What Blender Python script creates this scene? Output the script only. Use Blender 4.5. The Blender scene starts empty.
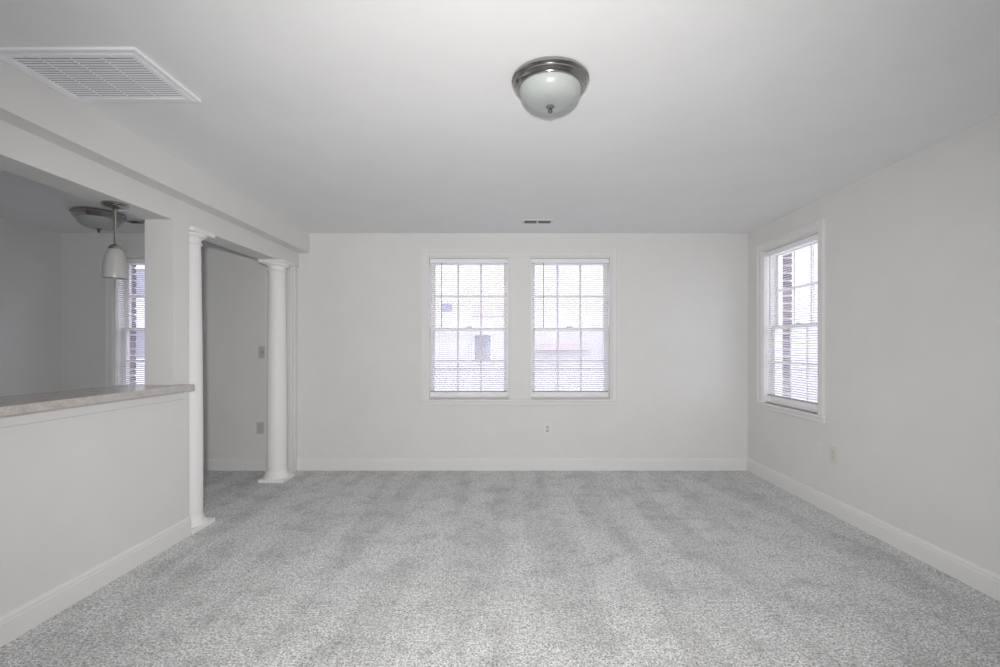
import bpy, bmesh, math, random
from mathutils import Vector, Matrix
random.seed(4)
S = bpy.context.scene
COL = S.collection
PI = math.pi

# ------------------------------------------------------------------ camera
F = 475.0                                   # focal length in pixels of a 1000 px wide frame
cam = bpy.data.cameras.new('camera')
cam.sensor_fit = 'HORIZONTAL'; cam.sensor_width = 36.0; cam.lens = 36.0 * F / 1000.0
cam.shift_x = -0.009; cam.shift_y = 0.0135; cam.clip_start = 0.02
camo = bpy.data.objects.new('camera', cam); COL.objects.link(camo)
camo.location = (0, 0, 1.30); camo.rotation_euler = (PI / 2, 0, 0)
S.camera = camo

# ------------------------------------------------------------------ sky, lights, exposure
W = bpy.data.worlds.new('overcast_sky'); S.world = W; W.use_nodes = True
bg = W.node_tree.nodes['Background']
bg.inputs['Color'].default_value = (0.93, 0.94, 1.0, 1); bg.inputs['Strength'].default_value = 3.6
S.view_settings.view_transform = 'Standard'; S.view_settings.look = 'None'
S.view_settings.exposure = 0.0; S.view_settings.gamma = 1.0
S.view_settings.use_curve_mapping = False
S.cycles.max_bounces = 14; S.cycles.diffuse_bounces = 10; S.cycles.transparent_max_bounces = 24
S.cycles.sample_clamp_indirect = 8.0; S.cycles.use_adaptive_sampling = False
S.cycles.denoising_prefilter = 'ACCURATE'

# the photographer's flash, just behind and above the lens
fl = bpy.data.lights.new('camera_flash', 'SPOT'); fl.energy = 362; fl.spot_size = math.radians(122); fl.spot_blend = 1.0; fl.color = (1.0, 0.985, 0.96)
fl.shadow_soft_size = 0.05
flo = bpy.data.objects.new('camera_flash', fl); COL.objects.link(flo); flo.location = (-0.02, -0.15, 1.47); flo.rotation_euler = (math.radians(83), 0, 0)

def portal(loc, rot, sx, sy):
    l = bpy.data.lights.new('window_portal', 'AREA'); l.shape = 'RECTANGLE'; l.size = sx; l.size_y = sy
    l.cycles.is_portal = True
    o = bpy.data.objects.new('window_portal', l); COL.objects.link(o)
    o.location = loc; o.rotation_euler = rot

# ------------------------------------------------------------------ materials
def newmat(name):
    m = bpy.data.materials.new(name); m.use_nodes = True
    return m, m.node_tree.nodes, m.node_tree.links, m.node_tree.nodes['Principled BSDF']

def ramp(N, stops):
    r = N.new('ShaderNodeValToRGB'); e = r.color_ramp.elements
    while len(e) < len(stops): e.new(0.5)
    for k, (p, c) in enumerate(stops):
        e[k].position = p; e[k].color = tuple(c) + (1,)
    return r

def noise(N, L, scale, detail=4, rough=0.55, vec=None):
    n = N.new('ShaderNodeTexNoise'); n.inputs['Scale'].default_value = scale
    n.inputs['Detail'].default_value = detail; n.inputs['Roughness'].default_value = rough
    if vec is not None: L.new(vec, n.inputs['Vector'])
    return n

def paint(name, col, rough=0.6, mottle=0.02, bump=0.04, bscale=160, scale=3.0, spec=0.3):
    m, N, L, P = newmat(name)
    tc = N.new('ShaderNodeTexCoord')
    n = noise(N, L, scale, 5, 0.6, tc.outputs['Object'])
    r = ramp(N, [(0.3, [c * (1 - mottle) for c in col]), (0.7, [min(1, c * (1 + mottle)) for c in col])])
    L.new(n.outputs['Fac'], r.inputs['Fac']); L.new(r.outputs['Color'], P.inputs['Base Color'])
    P.inputs['Roughness'].default_value = rough; P.inputs['Specular IOR Level'].default_value = spec
    if bump:
        b = N.new('ShaderNodeBump'); b.inputs['Strength'].default_value = bump; b.inputs['Distance'].default_value = 0.002
        n2 = noise(N, L, bscale, 3, 0.5, tc.outputs['Object'])
        L.new(n2.outputs['Fac'], b.inputs['Height']); L.new(b.outputs['Normal'], P.inputs['Normal'])
    return m

M = {}
M['wall'] = paint('wall_paint', (0.715, 0.712, 0.70), 0.6)
M['ceiling'] = paint('ceiling_paint', (0.83, 0.83, 0.835), 0.8)
M['trim'] = paint('trim_paint', (0.745, 0.742, 0.73), 0.55, 0.01, 0.02, 60, 6, 0.25)
M['column'] = paint('column_paint', (0.83, 0.82, 0.81), 0.5, 0.01, 0.02, 60, 6, 0.3)
M['sash'] = paint('sash_paint', (0.86, 0.84, 0.83), 0.4, 0.015, 0.02, 60)
M['grille'] = paint('grille_enamel', (0.88, 0.88, 0.91), 0.4, 0.01, 0)
M['plate'] = paint('plate_plastic', (0.76, 0.75, 0.73), 0.35, 0.01, 0)
M['plate_grey'] = paint('grey_plate_plastic', (0.52, 0.50, 0.48), 0.4, 0.02, 0)  # darker grey for receptacles, the switch and one outlet plate
M['ivory'] = paint('ivory_plastic', (0.66, 0.65, 0.57), 0.35, 0.01, 0)
M['slot'] = paint('slot_black', (0.03, 0.03, 0.03), 0.6, 0, 0)
M['duct_shade'] = paint('duct_shade_grey', (0.13, 0.13, 0.14), 0.8, 0.05, 0)
M['wand_shaded_rail'] = paint('smoky_wand_shaded_rail', (0.42, 0.41, 0.44), 0.25, 0, 0)
M['mortar'] = paint('mortar', (0.45, 0.43, 0.42), 0.9, 0.1, 0.3, 60, 20)
M['asphalt'] = paint('asphalt', (0.36, 0.35, 0.39), 0.9, 0.12, 0.2, 20, 1.2)
M['facade'] = paint('pale_render', (0.575, 0.56, 0.59), 0.85, 0.06, 0.1, 20, 0.7)
M['facade_pink'] = paint('rose_render', (0.56, 0.47, 0.485), 0.85, 0.08, 0.1, 20, 0.7)
M['facade_white'] = paint('white_render', (0.60, 0.595, 0.62), 0.85, 0.06, 0.1, 20, 0.7)
M['farglass'] = paint('far_window_glass', (0.26, 0.26, 0.32), 0.3, 0.1, 0)
M['dark'] = paint('dark_metal', (0.05, 0.05, 0.05), 0.5, 0, 0)

def slat_mat():
    m, N, L, P = newmat('blind_vinyl')
    P.inputs['Base Color'].default_value = (0.82, 0.81, 0.85, 1); P.inputs['Roughness'].default_value = 0.45
    tr = N.new('ShaderNodeBsdfTranslucent'); tr.inputs['Color'].default_value = (0.8, 0.79, 0.86, 1)
    mx = N.new('ShaderNodeMixShader'); mx.inputs['Fac'].default_value = 0.06
    L.new(P.outputs[0], mx.inputs[1]); L.new(tr.outputs[0], mx.inputs[2])
    L.new(mx.outputs[0], N['Material Output'].inputs['Surface'])
    return m
M['slat'] = slat_mat()

def pane_mat():
    m, N, L, P = newmat('window_glass')
    N.remove(P)
    t = N.new('ShaderNodeBsdfTransparent'); t.inputs['Color'].default_value = (0.95, 0.955, 0.97, 1)
    g = N.new('ShaderNodeBsdfGlossy'); g.inputs['Roughness'].default_value = 0.02
    mx = N.new('ShaderNodeMixShader')
    mx.inputs['Fac'].default_value = 0.04; L.new(t.outputs[0], mx.inputs[1]); L.new(g.outputs[0], mx.inputs[2])
    L.new(mx.outputs[0], N['Material Output'].inputs['Surface'])
    return m
M['glass'] = pane_mat()

def nickel():
    m, N, L, P = newmat('brushed_nickel')
    P.inputs['Base Color'].default_value = (0.40, 0.385, 0.365, 1); P.inputs['Metallic'].default_value = 1.0
    P.inputs['Roughness'].default_value = 0.16
    return m
M['nickel'] = nickel()

def frosted(name, col, trans):
    m, N, L, P = newmat(name)
    tc = N.new('ShaderNodeTexCoord'); n = noise(N, L, 9, 4, 0.6, tc.outputs['Object'])
    r = ramp(N, [(0.3, [c * 0.93 for c in col]), (0.7, col)])
    L.new(n.outputs['Fac'], r.inputs['Fac']); L.new(r.outputs['Color'], P.inputs['Base Color'])
    P.inputs['Roughness'].default_value = 0.3
    P.inputs['Coat Weight'].default_value = 0.3; P.inputs['Coat Roughness'].default_value = 0.15
    tr = N.new('ShaderNodeBsdfTranslucent'); tr.inputs['Color'].default_value = tuple(col) + (1,)
    mx = N.new('ShaderNodeMixShader'); mx.inputs['Fac'].default_value = trans
    L.new(P.outputs[0], mx.inputs[1]); L.new(tr.outputs[0], mx.inputs[2])
    L.new(mx.outputs[0], N['Material Output'].inputs['Surface'])
    return m
M['frost'] = frosted('frosted_glass', (0.50, 0.53, 0.52), 0.2)
M['frost_warm'] = frosted('frosted_shade', (0.56, 0.56, 0.545), 0.25)

def brick_mat():
    m, N, L, P = newmat('dark_brick')
    oi = N.new('ShaderNodeObjectInfo')
    r = ramp(N, [(0.0, (0.11, 0.09, 0.12)), (0.5, (0.16, 0.13, 0.16)), (1.0, (0.21, 0.17, 0.19))])
    L.new(oi.outputs['Random'], r.inputs['Fac']); L.new(r.outputs['Color'], P.inputs['Base Color'])
    P.inputs['Roughness'].default_value = 0.9
    tc = N.new('ShaderNodeTexCoord'); n = noise(N, L, 60, 4, 0.6, tc.outputs['Object'])
    b = N.new('ShaderNodeBump'); b.inputs['Strength'].default_value = 0.4; b.inputs['Distance'].default_value = 0.004
    L.new(n.outputs['Fac'], b.inputs['Height']); L.new(b.outputs['Normal'], P.inputs['Normal'])
    return m
M['brick'] = brick_mat()

def counter_mat():
    m, N, L, P = newmat('stone_laminate')
    tc = N.new('ShaderNodeTexCoord')
    n = noise(N, L, 18, 8, 0.72, tc.outputs['Object'])
    r = ramp(N, [(0.28, (0.38, 0.35, 0.32)), (0.45, (0.49, 0.46, 0.43)), (0.58, (0.56, 0.53, 0.505)), (0.75, (0.43, 0.395, 0.37))])
    v = N.new('ShaderNodeTexVoronoi'); v.inputs['Scale'].default_value = 90
    L.new(tc.outputs['Object'], v.inputs['Vector'])
    r2 = ramp(N, [(0.1, (0.75, 0.72, 0.7)), (0.5, (1, 1, 1))]); L.new(v.outputs['Distance'], r2.inputs['Fac'])
    mx = N.new('ShaderNodeMix'); mx.data_type = 'RGBA'; mx.blend_type = 'MULTIPLY'; mx.inputs[0].default_value = 0.5
    L.new(n.outputs['Fac'], r.inputs['Fac']); L.new(r.outputs['Color'], mx.inputs[6]); L.new(r2.outputs['Color'], mx.inputs[7])
    L.new(mx.outputs[2], P.inputs['Base Color'])
    P.inputs['Roughness'].default_value = 0.22; P.inputs['Specular IOR Level'].default_value = 0.5
    return m
M['counter'] = counter_mat()

def carpet_mat():
    m, N, L, P = newmat('grey_cut_pile_carpet')
    tc = N.new('ShaderNodeTexCoord'); O = tc.outputs['Object']
    # yarn speckle
    n1 = noise(N, L, 112, 5, 0.8, O)
    r1 = ramp(N, [(0.38, (0.17, 0.17, 0.17)), (0.47, (0.55, 0.55, 0.55)), (0.56, (0.93, 0.93, 0.93))])
    L.new(n1.outputs['Fac'], r1.inputs['Fac'])
    # pile lay: blotches and vacuum strokes
    n2 = noise(N, L, 4.5, 8, 0.7, O)
    r2 = ramp(N, [(0.38, (0.82, 0.82, 0.82)), (0.50, (1.0, 1.0, 1.0)), (0.62, (1.04, 1.04, 1.04))])
    L.new(n2.outputs['Fac'], r2.inputs['Fac'])
    mp = N.new('ShaderNodeMapping'); L.new(O, mp.inputs['Vector'])
    mp.inputs['Rotation'].default_value = (0, 0, 0.12); mp.inputs['Scale'].default_value = (2.3, 0.35, 1)
    n3 = noise(N, L, 1.6, 3, 0.5, mp.outputs['Vector'])
    r3 = ramp(N, [(0.45, (0.88, 0.88, 0.88)), (0.50, (0.97, 0.97, 0.97)), (0.60, (1.0, 1.0, 1.0))])
    L.new(n3.outputs['Fac'], r3.inputs['Fac'])
    a = N.new('ShaderNodeMix'); a.data_type = 'RGBA'; a.blend_type = 'MULTIPLY'; a.inputs[0].default_value = 1
    L.new(r1.outputs['Color'], a.inputs[6]); L.new(r2.outputs['Color'], a.inputs[7])
    n5 = noise(N, L, 42, 4, 0.75, O)                      # clumps of tufts
    r5 = ramp(N, [(0.36, (0.66, 0.66, 0.66)), (0.52, (1.02, 1.02, 1.02)), (0.64, (1.12, 1.12, 1.12))])
    L.new(n5.outputs['Fac'], r5.inputs['Fac'])
    a2 = N.new('ShaderNodeMix'); a2.data_type = 'RGBA'; a2.blend_type = 'MULTIPLY'; a2.inputs[0].default_value = 1
    L.new(a.outputs[2], a2.inputs[6]); L.new(r5.outputs['Color'], a2.inputs[7])
    b = N.new('ShaderNodeMix'); b.data_type = 'RGBA'; b.blend_type = 'MULTIPLY'; b.inputs[0].default_value = 1
    L.new(a2.outputs[2], b.inputs[6]); L.new(r3.outputs['Color'], b.inputs[7])
    L.new(b.outputs[2], P.inputs['Base Color'])
    P.inputs['Roughness'].default_value = 1.0; P.inputs['Specular IOR Level'].default_value = 0.05
    P.inputs['Sheen Weight'].default_value = 0.15
    n4 = noise(N, L, 130, 4, 0.7, O)
    bp = N.new('ShaderNodeBump'); bp.inputs['Strength'].default_value = 0.8; bp.inputs['Distance'].default_value = 0.008
    L.new(n4.outputs['Fac'], bp.inputs['Height']); L.new(bp.outputs['Normal'], P.inputs['Normal'])
    return m
M['carpet'] = carpet_mat()

# ------------------------------------------------------------------ helpers
def add_box(bm, x0, x1, y0, y1, z0, z1):
    v = [bm.verts.new(p) for p in ((x0, y0, z0), (x1, y0, z0), (x1, y1, z0), (x0, y1, z0),
                                   (x0, y0, z1), (x1, y0, z1), (x1, y1, z1), (x0, y1, z1))]
    for f in ((0, 3, 2, 1), (4, 5, 6, 7), (0, 1, 5, 4), (1, 2, 6, 5), (2, 3, 7, 6), (3, 0, 4, 7)):
        bm.faces.new([v[i] for i in f])

def add_lathe(bm, prof, n=48, cx=0, cy=0, close=True):
    rings = []
    for r, z in prof:
        if r < 1e-6: rings.append([bm.verts.new((cx, cy, z))])
        else: rings.append([bm.verts.new((cx + r * math.cos(2 * PI * k / n), cy + r * math.sin(2 * PI * k / n), z)) for k in range(n)])
    for a, b in zip(rings, rings[1:]):
        for k in range(n):
            k2 = (k + 1) % n
            if len(a) == 1 and len(b) == 1: continue
            if len(a) == 1: bm.faces.new((a[0], b[k], b[k2]))
            elif len(b) == 1: bm.faces.new((a[k], b[0], a[k2]))
            else: bm.faces.new((a[k], b[k], b[k2], a[k2]))
    for e in (rings[0], rings[-1]):
        if close and len(e) > 1: bm.faces.new(e)

def add_prism(bm, poly, t0, t1, axis):
    """poly = list of (u, v); extruded along axis from t0 to t1. axis 'x': (t,u,v), 'y': (u,t,v), 'z': (u,v,t)"""
    def P(u, v, t): return {'x': (t, u, v), 'y': (u, t, v), 'z': (u, v, t)}[axis]
    A = [bm.verts.new(P(u, v, t0)) for u, v in poly]; B = [bm.verts.new(P(u, v, t1)) for u, v in poly]
    n = len(poly)
    for k in range(n): bm.faces.new((A[k], A[(k + 1) % n], B[(k + 1) % n], B[k]))
    bm.faces.new(A); bm.faces.new(B)

def mesh(name, bm, mat, smooth=False, bevel=0, angle=35):
    bmesh.ops.recalc_face_normals(bm, faces=bm.faces)
    if bevel:
        bmesh.ops.bevel(bm, geom=[e for e in bm.edges], offset=bevel, segments=2, affect='EDGES', profile=0.5, clamp_overlap=True)
    me = bpy.data.meshes.new(name); 
    if smooth:
        for f in bm.faces: f.smooth = True
        for e in bm.edges:
            if len(e.link_faces) == 2 and e.calc_face_angle(0) > math.radians(angle): e.smooth = False
    bm.to_mesh(me); bm.free()
    me.materials.append(M[mat]); return me

def link(name, me, parent=None, loc=(0, 0, 0), rot=(0, 0, 0)):
    o = bpy.data.objects.new(name, me); COL.objects.link(o)
    o.parent = parent; o.location = loc; o.rotation_euler = rot
    return o

def box(name, mat, dims, parent=None, bevel=0, loc=(0, 0, 0)):
    bm = bmesh.new(); add_box(bm, *dims)
    return link(name, mesh(name, bm, mat, bevel=bevel), parent, loc)

def boxes(name, mat, lst, parent=None, bevel=0):
    bm = bmesh.new()
    for d in lst: add_box(bm, *d)
    return link(name, mesh(name, bm, mat, bevel=bevel), parent)

def lathe(name, mat, prof, parent=None, loc=(0, 0, 0), n=48, close=True, angle=35):
    bm = bmesh.new(); add_lathe(bm, prof, n, close=close)
    return link(name, mesh(name, bm, mat, smooth=True, angle=angle), parent, loc)

def empty(name, loc=(0, 0, 0), rz=0):
    o = bpy.data.objects.new(name, None); COL.objects.link(o); o.location = loc; o.rotation_euler = (0, 0, rz)
    o.empty_display_size = 0.1
    return o

def tag(o, label, cat, group=None):
    o['label'] = label; o['category'] = cat
    if group: o['group'] = group
    return o

def struct(o, label=None, cat=None):
    o['kind'] = 'structure'
    if label: o['label'] = label
    if cat: o['category'] = cat
    return o

# ------------------------------------------------------------------ dimensions (metres)
H = 2.50            # ceiling
YB = 5.01           # inner face of back wall
XR = 2.52           # inner face of right wall
XW, XW2 = -2.215, -2.40   # partition on the left: room face, kitchen face
XK = -4.72          # kitchen far wall
YF = -2.8           # wall behind the camera
ZH = 2.14           # underside of the header
YJ, YE = 3.129, 3.288     # pier
Z0, Z1 = 0.7515, 2.255    # window openings
WW = 0.868
TW = 0.19           # plaster + stud thickness, bricks outside of it
KX0 = -4.17; AX0 = -0.860; BX0 = 0.215
RY0, RY1 = 3.855, 3.855 + WW

# ------------------------------------------------------------------ shell
struct(box('floor', 'carpet', (XK - 0.2, XR + 0.2, YF - 0.2, YB + TW, -0.15, 0)), 'speckled grey cut-pile wall-to-wall carpet with vacuum strokes', 'carpet')
struct(box('ceiling', 'ceiling', (XK - 0.2, XR + 0.2, YF - 0.2, YB + TW, H, H + 0.15)), 'smooth white painted ceiling', 'ceiling')

def wall_x(name, y0, y1, x0, x1, holes, mat='wall'):
    """wall running along x with rectangular holes (hx0, hx1, hz0, hz1)"""
    xs = [x0] + [v for h in holes for v in h[:2]] + [x1]
    L = []
    for a, b in zip(xs[0::2], xs[1::2]): L.append((a, b, y0, y1, 0, H))
    for h in holes:
        L.append((h[0], h[1], y0, y1, 0, h[2])); L.append((h[0], h[1], y0, y1, h[3], H))
    return boxes(name, mat, L)
struct(wall_x('wall_back', YB, YB + TW, XK - 0.2, XR + 0.2,
       [(KX0, KX0 + WW, Z0, Z1), (AX0, AX0 + WW, Z0, Z1), (BX0, BX0 + WW, Z0, Z1)]), 'off-white back wall with a pair of windows', 'wall')
struct(boxes('wall_right', 'wall', [(XR, XR + TW, YF, RY0, 0, H), (XR, XR + TW, RY1, YB, 0, H),
       (XR, XR + TW, RY0, RY1, 0, Z0), (XR, XR + TW, RY0, RY1, Z1, H)]), 'off-white right wall with one window', 'wall')
struct(box('wall_kitchen', 'wall', (XK - 0.2, XK, YF, YB, 0, H)), 'grey-lit far wall of the kitchen', 'wall')
RWX0, RWX1, RWZ0, RWZ1 = -0.7, 0.7, 0.6, 2.1
struct(wall_x('wall_rear', YF - TW, YF, XK - 0.2, XR + 0.2, [(-4.4, -3.2, RWZ0, RWZ1), (RWX0, RWX1, RWZ0, RWZ1)]), 'off-white wall behind the viewer', 'wall')

# partition: half wall, pier, header, soffit
bm = bmesh.new()
add_box(bm, XW2, XW, 0.4, YE, 0, 1.008)
add_box(bm, XW2, XW, YJ, YE, 1.008, ZH)
add_box(bm, XW2, XW, YF, 0.4, 0, ZH)
add_box(bm, XW2, XW, YF, YB, ZH, 2.29)
w = struct(link('wall_partition', mesh('wall_partition', bm, 'wall')), 'white half wall with pass-through and header above', 'wall')
struct(box('trim_1', 'wall', (XW2, -2.103, YF, YB, 2.29, H)), 'boxed soffit along the left side of the ceiling', 'soffit')
# pilaster on the back wall, behind the far column
pb = struct(box('trim_2', 'trim', (-2.50, -2.228, YB - 0.15, YB, 0, ZH), bevel=0.004), 'white pilaster against the back wall behind the far column', 'pilaster')
box('moulding', 'trim', (-2.234, -2.221, YB - 0.085, YB - 0.06, 0.14, ZH - 0.002), pb)
# strip moulding below the bar top
bm = bmesh.new(); add_prism(bm, [(XW, 0.945), (XW + 0.012, 0.95), (XW + 0.014, 0.99), (XW + 0.022, 1.0), (XW + 0.022, 1.008), (XW, 1.008)], 0.4, YE - 0.06, 'y')
struct(link('trim_3', mesh('trim_3', bm, 'trim')), 'thin white moulding under the bar counter', 'trim')

# baseboards
PROF = [(0, 0), (0.016, 0), (0.016, 0.095), (0.013, 0.100), (0.013, 0.112), (0.007, 0.124), (0, 0.128)]
def base(name, axis, at, sgn, t0, t1, label):
    bm = bmesh.new()
    add_prism(bm, [(at + sgn * u, v) for u, v in PROF], t0, t1, axis)
    return struct(link(name, mesh(name, bm, 'trim')), label, 'baseboard')
base('baseboard_back', 'x', YB, -1, -2.228, XR, 'white baseboard along the back wall')
base('baseboard_right', 'y', XR, -1, YF, YB - 0.016, 'white baseboard along the right wall')
base('baseboard_left', 'y', XW, 1, YF, YE, 'white baseboard along the half wall')
base('baseboard_kitchen', 'x', YB, -1, XK, -2.50, 'white baseboard on the wall seen between the columns')
base('baseboard_rear', 'x', YF, 1, XW, XR, 'white baseboard behind the viewer')

# ------------------------------------------------------------------ windows
OH = Z1 - Z0
def slat_mesh(w):
    bm = bmesh.new(); W2 = 0.0125; n = 4; top = []; bot = []
    for k in range(n + 1):
        y = -W2 + 2 * W2 * k / n; z = 0.0022 * (1 - (y / W2) ** 2)
        top.append((y, z + 0.0006)); bot.append((y, z - 0.0003))
    add_prism(bm, top + bot[::-1], -w / 2, w / 2, 'x')
    return mesh('slat', bm, 'slat', smooth=True, angle=60)
SLAT = slat_mesh(WW - 0.055)
PANES = {}
def sash(name, parent, z0, z1, y0, y1, lower):
    x0, x1 = 0.018, WW - 0.018; st = 0.045
    top = 0.032 if lower else 0.045; bot = 0.065 if lower else 0.032
    s = boxes(name, 'sash', [(x0, x0 + st, y0, y1, z0, z1), (x1 - st, x1, y0, y1, z0, z1),
                             (x0 + st, x1 - st, y0, y1, z0, z0 + bot), (x0 + st, x1 - st, y0, y1, z1 - top, z1)], parent)
    gx0, gx1, gz0, gz1 = x0 + st, x1 - st, z0 + bot, z1 - top
    ym = (y0 + y1) / 2
    mw = 0.010
    xs = [gx0 + (gx1 - gx0) * k / 3 for k in range(4)]; zs = [gz0, (gz0 + gz1) / 2, gz1]
    for x in xs[1:3]: box('muntin', 'sash', (x - mw, x + mw, y0 + 0.006, y1 - 0.006, gz0, gz1), s)
    for a, b in zip(xs, xs[1:]):
        box('muntin', 'sash', (a + (mw if a > gx0 + 0.01 else 0), b - (mw if b < gx1 - 0.01 else 0), y0 + 0.006, y1 - 0.006, zs[1] - mw, zs[1] + mw), s)
        for c, d in ((zs[0], zs[1]), (zs[1], zs[2])):
            box('pane', 'glass', (a + (mw if a > gx0 + 0.01 else 0), b - (mw if b < gx1 - 0.01 else 0), ym - 0.0015, ym + 0.0015,
                                  c + (mw if c > gz0 + 0.01 else 0), d - (mw if d < gz1 - 0.01 else 0)), s)
    return s

BR = bmesh.new(); add_box(BR, -0.1, 0.1, -0.048, 0.048, -0.028, 0.028)
BRICK = mesh('brick', BR, 'brick', bevel=0.004)
BRH = bmesh.new(); add_box(BRH, -0.048, 0.048, -0.048, 0.048, -0.028, 0.028)
BRICKH = mesh('brick_half', BRH, 'brick', bevel=0.004)

def window(name, loc, rz, label, casing=True):
    """local frame: x along the wall, y outwards, z up from the sill opening"""
    w = empty(name, loc, rz); struct(w, label, 'window')
    boxes('jamb', 'trim', [(0, 0.018, 0.0, TW, 0, OH), (WW - 0.018, WW, 0.0, TW, 0, OH), (0.018, WW - 0.018, 0.0, TW, OH - 0.018, OH),
                           (0.018, WW - 0.018, 0.03, TW, -0.001, 0.016)], w)
    sash('lower_sash', w, 0.016, 0.755, 0.088, 0.122, True)
    sash('upper_sash', w, 0.725, OH - 0.018, 0.124, 0.158, False)
    lk = box('sash_lock', 'nickel', (WW / 2 - 0.03, WW / 2 + 0.03, 0.085, 0.118, 0.755, 0.768), w, 0.003)
    if casing:
        cas(w, 0, WW)
    # brick reveal outside
    r = random.Random(name)
    for side in (0, 1):
        for k in range(21):
            z = -0.03 + k * 0.075
            half = (k + side) % 2
            dx = (0.1 if not half else 0.048) - 0.012 + r.uniform(-0.003, 0.003)
            x = -dx if side == 0 else WW + dx
            link('brick', BRICKH if half else BRICK, w, (x, TW + 0.052, z))
    boxes('mortar_bed', 'mortar', [(-0.2, 0.006, TW, TW + 0.085, -0.06, OH + 0.07), (WW - 0.006, WW + 0.2, TW, TW + 0.085, -0.06, OH + 0.07)], w)
    box('lintel', 'mortar', (-0.2, WW + 0.2, TW, TW + 0.1, OH + 0.07, OH + 0.2), w)
    box('outer_sill', 'mortar', (-0.2, WW + 0.2, TW, TW + 0.14, -0.14, -0.06), w, 0.006)
    a = TW + 0.16
    p = Matrix.Rotation(rz, 3, 'Z') @ Vector((WW / 2, a, OH / 2))
    portal(Vector(loc) + p, (-PI / 2, 0, rz), WW + 0.25, OH + 0.25)
    return w

CW = 0.072
def casing_piece(name, parent, pts, axis, t0, t1):
    bm = bmesh.new(); add_prism(bm, pts, t0, t1, axis)
    return link(name, mesh(name, bm, 'trim'), parent)
def cas(parent, x0, x1):
    def prof(a, s):   # side casing cross-section in (x, y): inner edge at a, growing to s
        return [(a, 0), (a, -0.012), (a + s * 0.012, -0.017), (a + s * 0.05, -0.017), (a + s * 0.056, -0.024), (a + s * CW, -0.024), (a + s * CW, 0)]
    casing_piece('side_casing', parent, prof(x0 + 0.004, -1), 'z', 0.0, OH + CW)
    casing_piece('side_casing', parent, prof(x1 - 0.004, 1), 'z', 0.0, OH + CW)
    casing_piece('head_casing', parent, [(y, OH - 0.004 + u) for u, y in ((0, 0), (0, -0.012), (0.012, -0.017), (0.05, -0.017), (0.056, -0.024), (CW, -0.024), (CW, 0))], 'x', x0 + 0.004, x1 - 0.004)
    box('stool', 'trim', (x0 - CW - 0.008, x1 + CW + 0.008, -0.032, 0.09, -0.022, 0.0), parent, 0.004)
    box('apron', 'trim', (x0 - CW, x1 + CW, -0.016, 0.0, -0.062, -0.022), parent, 0.003)

window('window_1', (AX0, YB, Z0), 0, 'left window of the pair in the back wall', False)
window('window_2', (BX0, YB, Z0), 0, 'right window of the pair in the back wall', False)
window('window_3', (XR, RY1, Z0), -PI / 2, 'double-hung window in the right wall')
window('window_4', (KX0, YB, Z0), 0, 'kitchen window seen over the bar counter')
t = struct(empty('trim_4', (AX0, YB, Z0)), 'white casing, sill and mullion board around the paired windows', 'trim')
cas(t, 0, BX0 + WW - AX0)
box('mullion_board', 'trim', (WW - 0.004, BX0 - AX0 + 0.004, -0.012, 0.0, 0.0, OH), t, 0.003)
# unseen windows added behind the viewer for fill daylight
def added_rear_window(name, x0, x1, label):
    w5 = struct(empty(name, (x0, YF - TW, RWZ0)), label, 'window')
    ww, hh = x1 - x0, RWZ1 - RWZ0
    boxes('frame', 'sash', [(0, 0.06, 0.05, 0.12, 0, hh), (ww - 0.06, ww, 0.05, 0.12, 0, hh), (ww / 2 - 0.04, ww / 2 + 0.04, 0.05, 0.12, 0.06, hh - 0.06),
                            (0.06, ww - 0.06, 0.05, 0.12, 0, 0.06), (0.06, ww - 0.06, 0.05, 0.12, hh - 0.06, hh)], w5)
    box('pane', 'glass', (0.06, ww / 2 - 0.04, 0.08, 0.084, 0.06, hh - 0.06), w5)
    box('pane', 'glass', (ww / 2 + 0.04, ww - 0.06, 0.08, 0.084, 0.06, hh - 0.06), w5)
    portal(((x0 + x1) / 2, YF - TW - 0.03, (RWZ0 + RWZ1) / 2), (PI / 2, 0, 0), ww + 0.05, hh + 0.05)
added_rear_window('fill_window_5', RWX0, RWX1, 'wide unseen window added behind the viewer for fill daylight')
added_rear_window('fill_window_6', -4.4, -3.2, 'unseen window added behind the viewer to brighten the kitchen')

# ------------------------------------------------------------------ mini blinds
def blind(loc, rz, label, wand_x=0.155, drop=1.43):
    b = empty('window_blind', loc, rz); tag(b, label, 'blind', 'white mini blinds in the windows')
    bw = WW - 0.042; c = WW / 2; y = 0.045
    boxes('headrail', 'grille', [(c - bw / 2, c + bw / 2, y - 0.02, y + 0.018, OH - 0.064, OH - 0.020)], b, 0.003)
    z = OH - 0.085; k = 0
    zb = OH - drop
    while z > zb + 0.02:
        link('slat', SLAT, b, (c + random.uniform(-0.001, 0.001), y, z), (0.36 + random.uniform(-0.006, 0.006), 0, 0))
        z -= 0.0215
    box('bottom_rail', 'wand_shaded_rail', (c - bw / 2 + 0.006, c + bw / 2 - 0.006, y - 0.012, y + 0.012, zb - 0.002, zb + 0.011), b, 0.003)  # rail coloured dark to carry its shade against the bright window
    for x in (0.12, WW / 2, WW - 0.12):
        for dy in (-0.0135, 0.0135):
            box('ladder_cord', 'slat', (x - 0.0007, x + 0.0007, y + dy - 0.0005, y + dy + 0.0005, zb, OH - 0.064), b)
    bm = bmesh.new(); add_lathe(bm, [(0.0045, OH - 0.75), (0.0045, OH - 0.07), (0.003, OH - 0.062)], 8)
    link('tilt_wand', mesh('tilt_wand', bm, 'wand_shaded_rail', smooth=True), b, (wand_x, y - 0.026, 0))
    return b
blind((AX0, YB, Z0), 0, 'white mini blind in the left window of the back-wall pair', 0.145)
blind((BX0, YB, Z0), 0, 'white mini blind in the right window of the back-wall pair', 0.15)
blind((XR, RY1, Z0), -PI / 2, 'white mini blind in the right-wall window', 0.1)
blind((KX0, YB, Z0), 0, 'white mini blind in the kitchen window beyond the bar', 0.6)

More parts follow.
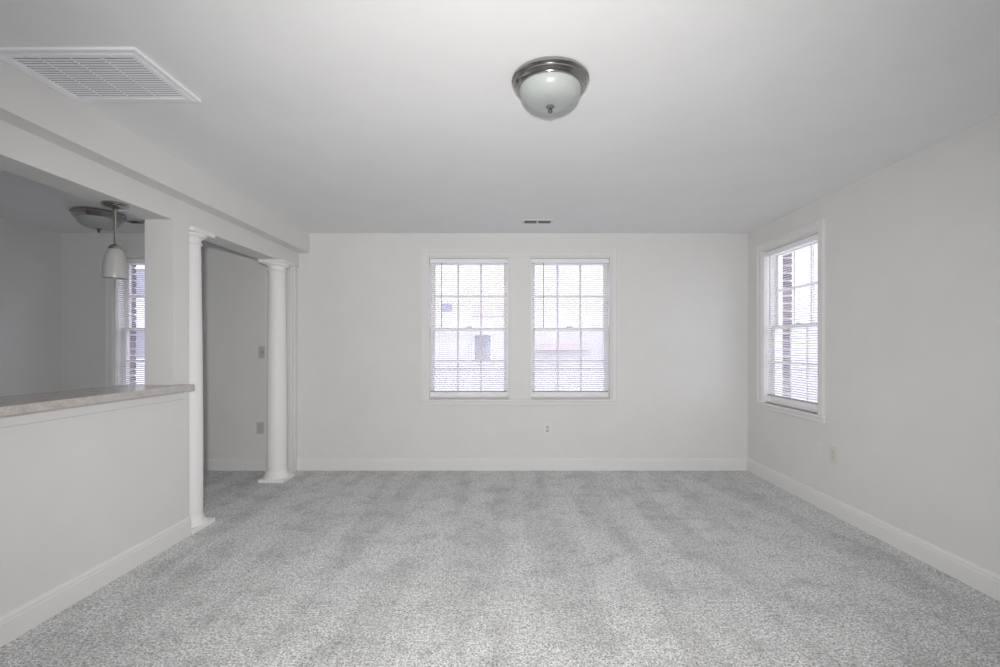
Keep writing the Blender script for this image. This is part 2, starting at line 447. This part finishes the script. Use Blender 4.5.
# ------------------------------------------------------------------ columns
def column(x, y, label):
    c = empty('column', (x, y, 0)); tag(c, label, 'column', 'round white columns at the opening')
    a = 0.122
    bm = bmesh.new(); add_box(bm, -a, a, -a, a, 0.0, 0.032)
    link('plinth', mesh('plinth', bm, 'column', bevel=0.003), c)
    prof = [(0.119, 0.032), (0.120, 0.038), (0.118, 0.045), (0.112, 0.051), (0.107, 0.055), (0.106, 0.062), (0.104, 0.070), (0.097, 0.082), (0.093, 0.098)]
    lathe('base_moulding', 'column', prof, c, n=64)
    prof = []
    zt, zb = ZH - 0.105, 0.088
    for k in range(25):
        t = k / 24; r = 0.093 - 0.014 * max(0, (t - 0.25) / 0.75) ** 1.5
        prof.append((r, zb + (zt - zb) * t))
    lathe('shaft', 'column', prof, c, n=64)
    prof = [(0.080, ZH - 0.107), (0.088, ZH - 0.104), (0.090, ZH - 0.098), (0.088, ZH - 0.092), (0.081, ZH - 0.088), (0.081, ZH - 0.062), (0.094, ZH - 0.06), (0.094, ZH - 0.054)]
    for k in range(7):
        t = k / 6 * PI / 2; prof.append((0.094 + 0.024 * math.sin(t), ZH - 0.054 + 0.022 * (1 - math.cos(t))))
    lathe('capital', 'column', prof, c, n=64)
    bm = bmesh.new(); add_box(bm, -a, a, -a, a, ZH - 0.032, ZH)
    link('abacus', mesh('abacus', bm, 'column', bevel=0.003), c)
column(-2.308, 3.415, 'white round column beside the end of the half wall')
column(-2.277, 4.657, 'white round column near the back wall')

# ------------------------------------------------------------------ bar counter
bm = bmesh.new()
pts = [(-2.56, 0.42), (-2.12, 0.42), (-2.12, 3.188)]
for k in range(5):
    t = k / 4 * PI / 2; pts.append((-2.14 + 0.02 * math.cos(t), 3.195 + 0.02 * math.sin(t)))
pts += [(XW + 0.001, 3.215), (XW + 0.001, YJ - 0.001), (-2.56, YJ - 0.001)]
add_prism(bm, pts, 1.009, 1.05, 'z')
tag(link('bar_counter', mesh('bar_counter', bm, 'counter', bevel=0.003)), 'beige mottled stone-look bar top on the white half wall', 'counter')

# ------------------------------------------------------------------ flush ceiling lights
def flush_light(x, y, s, label):
    c = empty('ceiling_light', (x, y, H)); tag(c, label, 'ceiling light')
    P = lambda pr: [(r * s, z * s) for r, z in pr]
    lathe('rim', 'nickel', P([(0.150, 0), (0.160, -0.003), (0.166, -0.010), (0.166, -0.018), (0.160, -0.023), (0.157, -0.028), (0.158, -0.033),
                              (0.153, -0.040), (0.146, -0.044), (0.143, -0.050), (0.136, -0.052), (0.130, -0.050), (0.128, -0.040)]), c, n=72)
    prof = []
    for k in range(17):
        t = k / 16 * PI / 2; prof.append((0.133 * math.cos(t) ** 0.62 if k < 16 else 0, -0.044 - 0.078 * math.sin(t)))
    lathe('glass_bowl', 'frost', P(prof), c, n=64, close=False)
    lathe('finial', 'nickel', P([(0, -0.118), (0.017, -0.119), (0.019, -0.125), (0.014, -0.130), (0.007, -0.133), (0.009, -0.139), (0.010, -0.144), (0.006, -0.151), (0, -0.153)]), c, n=24)
flush_light(0.184, 2.12, 1.04, 'brushed nickel flush light with frosted bowl in the room ceiling')
flush_light(-3.67, 4.25, 1.18, 'nickel flush light with frosted bowl on the kitchen ceiling')

# ------------------------------------------------------------------ pendant over the bar
p = empty('pendant_light', (-2.31, 2.785, ZH)); tag(p, 'small nickel pendant with frosted bell shade above the bar counter', 'pendant light')
lathe('canopy', 'nickel', [(0.064, 0), (0.066, -0.006), (0.060, -0.012), (0.063, -0.017), (0.052, -0.026), (0.03, -0.032), (0.012, -0.036), (0.012, -0.044), (0, -0.046)], p)
lathe('rod', 'nickel', [(0.006, -0.040), (0.006, -0.245)], p, n=16)
lathe('socket_cap', 'nickel', [(0.008, -0.235), (0.014, -0.240), (0.026, -0.247), (0.031, -0.256), (0.031, -0.270), (0.026, -0.274)], p, n=32)
outer = [(0.026, -0.262), (0.037, -0.274), (0.046, -0.296), (0.052, -0.325), (0.056, -0.360), (0.059, -0.395), (0.060, -0.428), (0.059, -0.438)]
lathe('glass_shade', 'frost_warm', outer + [(r - 0.004, z) for r, z in outer[::-1]], p, n=48, close=False)
lathe('bulb', 'frost_warm', [(0, -0.37), (0.02, -0.365), (0.028, -0.345), (0.026, -0.32), (0.014, -0.295), (0.013, -0.262)], p, n=24)

# ------------------------------------------------------------------ return-air grille on the ceiling
gx0, gx1, gy0, gy1 = -2.10, -1.495, 1.897, 2.309
g = empty('air_return_grille', ((gx0 + gx1) / 2, (gy0 + gy1) / 2, H)); tag(g, 'large white louvred return-air grille on the ceiling', 'vent')
hx, hy = (gx1 - gx0) / 2, (gy1 - gy0) / 2
bm = bmesh.new()
for d in ((-hx, hx, -hy, -hy + 0.02), (-hx, hx, hy - 0.02, hy), (-hx, -hx + 0.02, -hy + 0.02, hy - 0.02), (hx - 0.02, hx, -hy + 0.02, hy - 0.02)):
    add_box(bm, d[0], d[1], d[2], d[3], -0.012, 0)
link('frame', mesh('frame', bm, 'grille', bevel=0.002), g)
ix, iy = hx - 0.026, hy - 0.026
boxes('door_frame', 'grille', [(-ix, ix, -iy, -iy + 0.02, -0.016, -0.004), (-ix, ix, iy - 0.016, iy, -0.016, -0.004),
                               (-ix, -ix + 0.02, -iy + 0.02, iy - 0.016, -0.016, -0.004), (ix - 0.02, ix, -iy + 0.02, iy - 0.016, -0.016, -0.004)], g)
box('duct_shade_backing', 'duct_shade', (-ix, ix, -iy, iy, -0.002, -0.0005), g)  # dark sheet whose colour gives the louvre gaps their shade
lx = ix - 0.02
bm = bmesh.new(); add_prism(bm, [(-0.0056, 0.0006), (-0.0058, -0.0004), (0.0052, -0.0016), (0.0055, -0.0006)], -lx, lx, 'x')
LV = mesh('louvre', bm, 'grille')
n = 18
for k in range(n):
    link('louvre', LV, g, (0, -iy + 0.02 + (2 * iy - 0.036) * (k + 0.5) / n, -0.0085))
for k in (-1, 0, 1):
    box('divider', 'grille', (k * lx / 2 - 0.003, k * lx / 2 + 0.003, -iy + 0.02, iy - 0.016, -0.0165, -0.0145), g)
for k in (-0.62, 0.62):
    lathe('latch', 'plate', [(0.008, -0.0155), (0.008, -0.019), (0, -0.0205)], g, (k * ix, -iy + 0.013, 0), n=16)

# ------------------------------------------------------------------ ceiling registers
def register(x, y, label):
    r = empty('ceiling_register', (x, y, H)); tag(r, label, 'vent')
    a, b = 0.15, 0.075
    boxes('frame', 'plate', [(-a, a, -b, -b + 0.022, -0.006, 0), (-a, a, b - 0.022, b, -0.006, 0), (-a, -a + 0.025, -b + 0.022, b - 0.022, -0.006, 0),
                             (a - 0.025, a, -b + 0.022, b - 0.022, -0.006, 0), (-0.008, 0.008, -b + 0.022, b - 0.022, -0.006, 0)], r)
    box('duct_opening', 'slot', (-a + 0.02, a - 0.02, -b + 0.02, b - 0.02, -0.0012, -0.0002), r)
    for s in (-1, 1):
        for k in range(4):
            y0 = -b + 0.022 + (2 * b - 0.044) * (k + 0.5) / 4
            bm = bmesh.new(); add_prism(bm, [(y0 - 0.006, -0.0072), (y0 - 0.0045, -0.0078), (y0 + 0.006, -0.0022), (y0 + 0.005, -0.0015)], s * 0.008 if s > 0 else -a + 0.025, a - 0.025 if s > 0 else -0.008, 'x')
            link('vane', mesh('vane', bm, 'plate'), r)
register(0.272, 4.545, 'small white ceiling register above the paired windows')
register(-3.52, 4.545, 'small ceiling register by the kitchen window')

# ------------------------------------------------------------------ outlets and switches (local: x along the wall, -y into the room)
def plate(name, loc, rz, mat, label, cat, kind, group=None, k=1.0):
    o = empty(name, loc, rz); tag(o, label, cat, group)
    a, b = 0.036 * k, 0.058 * k
    box('cover_plate', mat, (-a, a, -0.006, 0.0, -b, b), o, 0.002)
    if kind == 'outlet':
        for s in (-1, 1):
            bm = bmesh.new()
            pts = [(0.0165 * math.cos(t) * 1.0, s * 0.0195 + max(-0.0125, min(0.0125, 0.0165 * math.sin(t)))) for t in [2 * PI * q / 20 for q in range(20)]]
            add_prism(bm, pts, -0.0085, -0.0055, 'y')
            rc = link('receptacle', mesh('receptacle', bm, 'plate_grey' if mat == 'plate' else mat), o)
            boxes('slots', 'slot', [(-0.0075, -0.005, -0.0090, -0.0083, s * 0.0195 - 0.001, s * 0.0195 + 0.008),
                                    (0.005, 0.0075, -0.0090, -0.0083, s * 0.0195 - 0.001, s * 0.0195 + 0.007),
                                    (-0.002, 0.002, -0.0090, -0.0083, s * 0.0195 - 0.009, s * 0.0195 - 0.005)], rc)
        lathe('screw', 'nickel', [(0.003, 0), (0.003, 0.0008), (0, 0.0012)], o, (0, -0.006, 0), 10).rotation_euler = (PI / 2, 0, 0)
    elif kind == 'switch':
        box('toggle_surround', 'slot', (-0.006, 0.006, -0.0066, -0.0058, -0.013, 0.013), o)
        bm = bmesh.new(); add_prism(bm, [(-0.006, -0.006), (-0.018, 0.004), (-0.018, 0.010), (-0.006, 0.008)], -0.004, 0.004, 'x')
        link('toggle', mesh('toggle', bm, mat), o)
    else:
        for s in (-1, 1):
            lathe('screw', 'plate', [(0.0035, 0), (0.0035, 0.001), (0, 0.0014)], o, (0, -0.006, s * 0.03), 10).rotation_euler = (PI / 2, 0, 0)
    return o
plate('wall_outlet', (0.405, YB, 0.435), 0, 'plate', 'white wall outlet below the paired windows', 'outlet', 'outlet', 'wall outlets', 1.12)
plate('wall_outlet', (XR, 3.683, 0.463), -PI / 2, 'ivory', 'ivory wall outlet on the right wall below the window', 'outlet', 'outlet', 'wall outlets', 1.12)
plate('wall_outlet', (-2.622, YB, 0.446), 0, 'plate_grey', 'grey-looking wall outlet beside the far column', 'outlet', 'outlet', 'wall outlets', 1.05)
plate('blank_plate', (XR, 3.862, 0.455), -PI / 2, 'wall', 'blank white cover plate on the right wall beside the ivory outlet', 'wall plate', 'blank', None, 1.1)
plate('light_switch', (-2.60, YB, 1.245), 0, 'plate_grey', 'light switch on the wall left of the far column', 'switch', 'switch', None, 1.08)

# ------------------------------------------------------------------ outside: street and buildings opposite
GZ = -3.6
struct(box('ground', 'asphalt', (-60, 60, YB + 1.5, 90, GZ - 0.2, GZ)), 'pale street far below the windows', 'street')
def building(loc, w, d, h, mat, label, cols, rows, ww=1.0, wh=1.5, trim='facade_white', rz=0, first=1.2, floor_h=3.1, shift=0.0):
    b = empty('building', loc, rz); tag(b, label, 'building')
    box('wall', mat, (-w / 2, w / 2, 0, d, 0, h), b)
    box('cornice', trim, (-w / 2 - 0.2, w / 2 + 0.2, -0.25, d, h, h + 0.35), b)
    for r in range(rows):
        z = first + r * floor_h
        box('string_course', trim, (-w / 2, w / 2, -0.06, 0, z - 0.35, z - 0.2), b)
        for c in range(cols):
            x = -w / 2 + w * (c + 0.5 + shift) / cols
            if x > w / 2 - 1: continue
            f = boxes('window', trim, [(x - ww / 2 - 0.1, x - ww / 2, -0.08, 0, z - 0.1, z + wh + 0.1), (x + ww / 2, x + ww / 2 + 0.1, -0.08, 0, z - 0.1, z + wh + 0.1),
                                       (x - ww / 2, x + ww / 2, -0.08, 0, z + wh, z + wh + 0.1), (x - ww / 2, x + ww / 2, -0.08, 0, z - 0.1, z)], b)
            box('pane', 'farglass', (x - ww / 2, x + ww / 2, -0.02, 0, z, z + wh), f)
    return b
b = building((8.57, 24, GZ), 39.6, 8, 12.2, 'facade', 'long pale building across the street, seen through the paired windows, made tall to cover the bright sky', 6, 2, 0.8, 1.35, first=1.05)  # height and length shaped to keep bright sky out of the windows
boxes('awning', 'facade_pink', [(-7.4, -4.6, -0.5, 0, 4.75, 5.1)], b, 0.01)
boxes('rose_panel', 'facade_pink', [(-10.45, -8.8, -0.05, 0, 6.45, 7.05)], b, 0.005)
boxes('small_window_pane', 'farglass', [(-11.95, -11.45, -0.03, 0, 6.7, 7.1)], b, 0.005)  # small upper window of the building, built as one pane
building((-22.0, 24.5, GZ), 20.6, 8, 12.0, 'facade_white', 'white building added across the street to cover the sky beyond the kitchen window', 7, 3, 1.0, 1.5)  # added to screen bright sky from the kitchen window
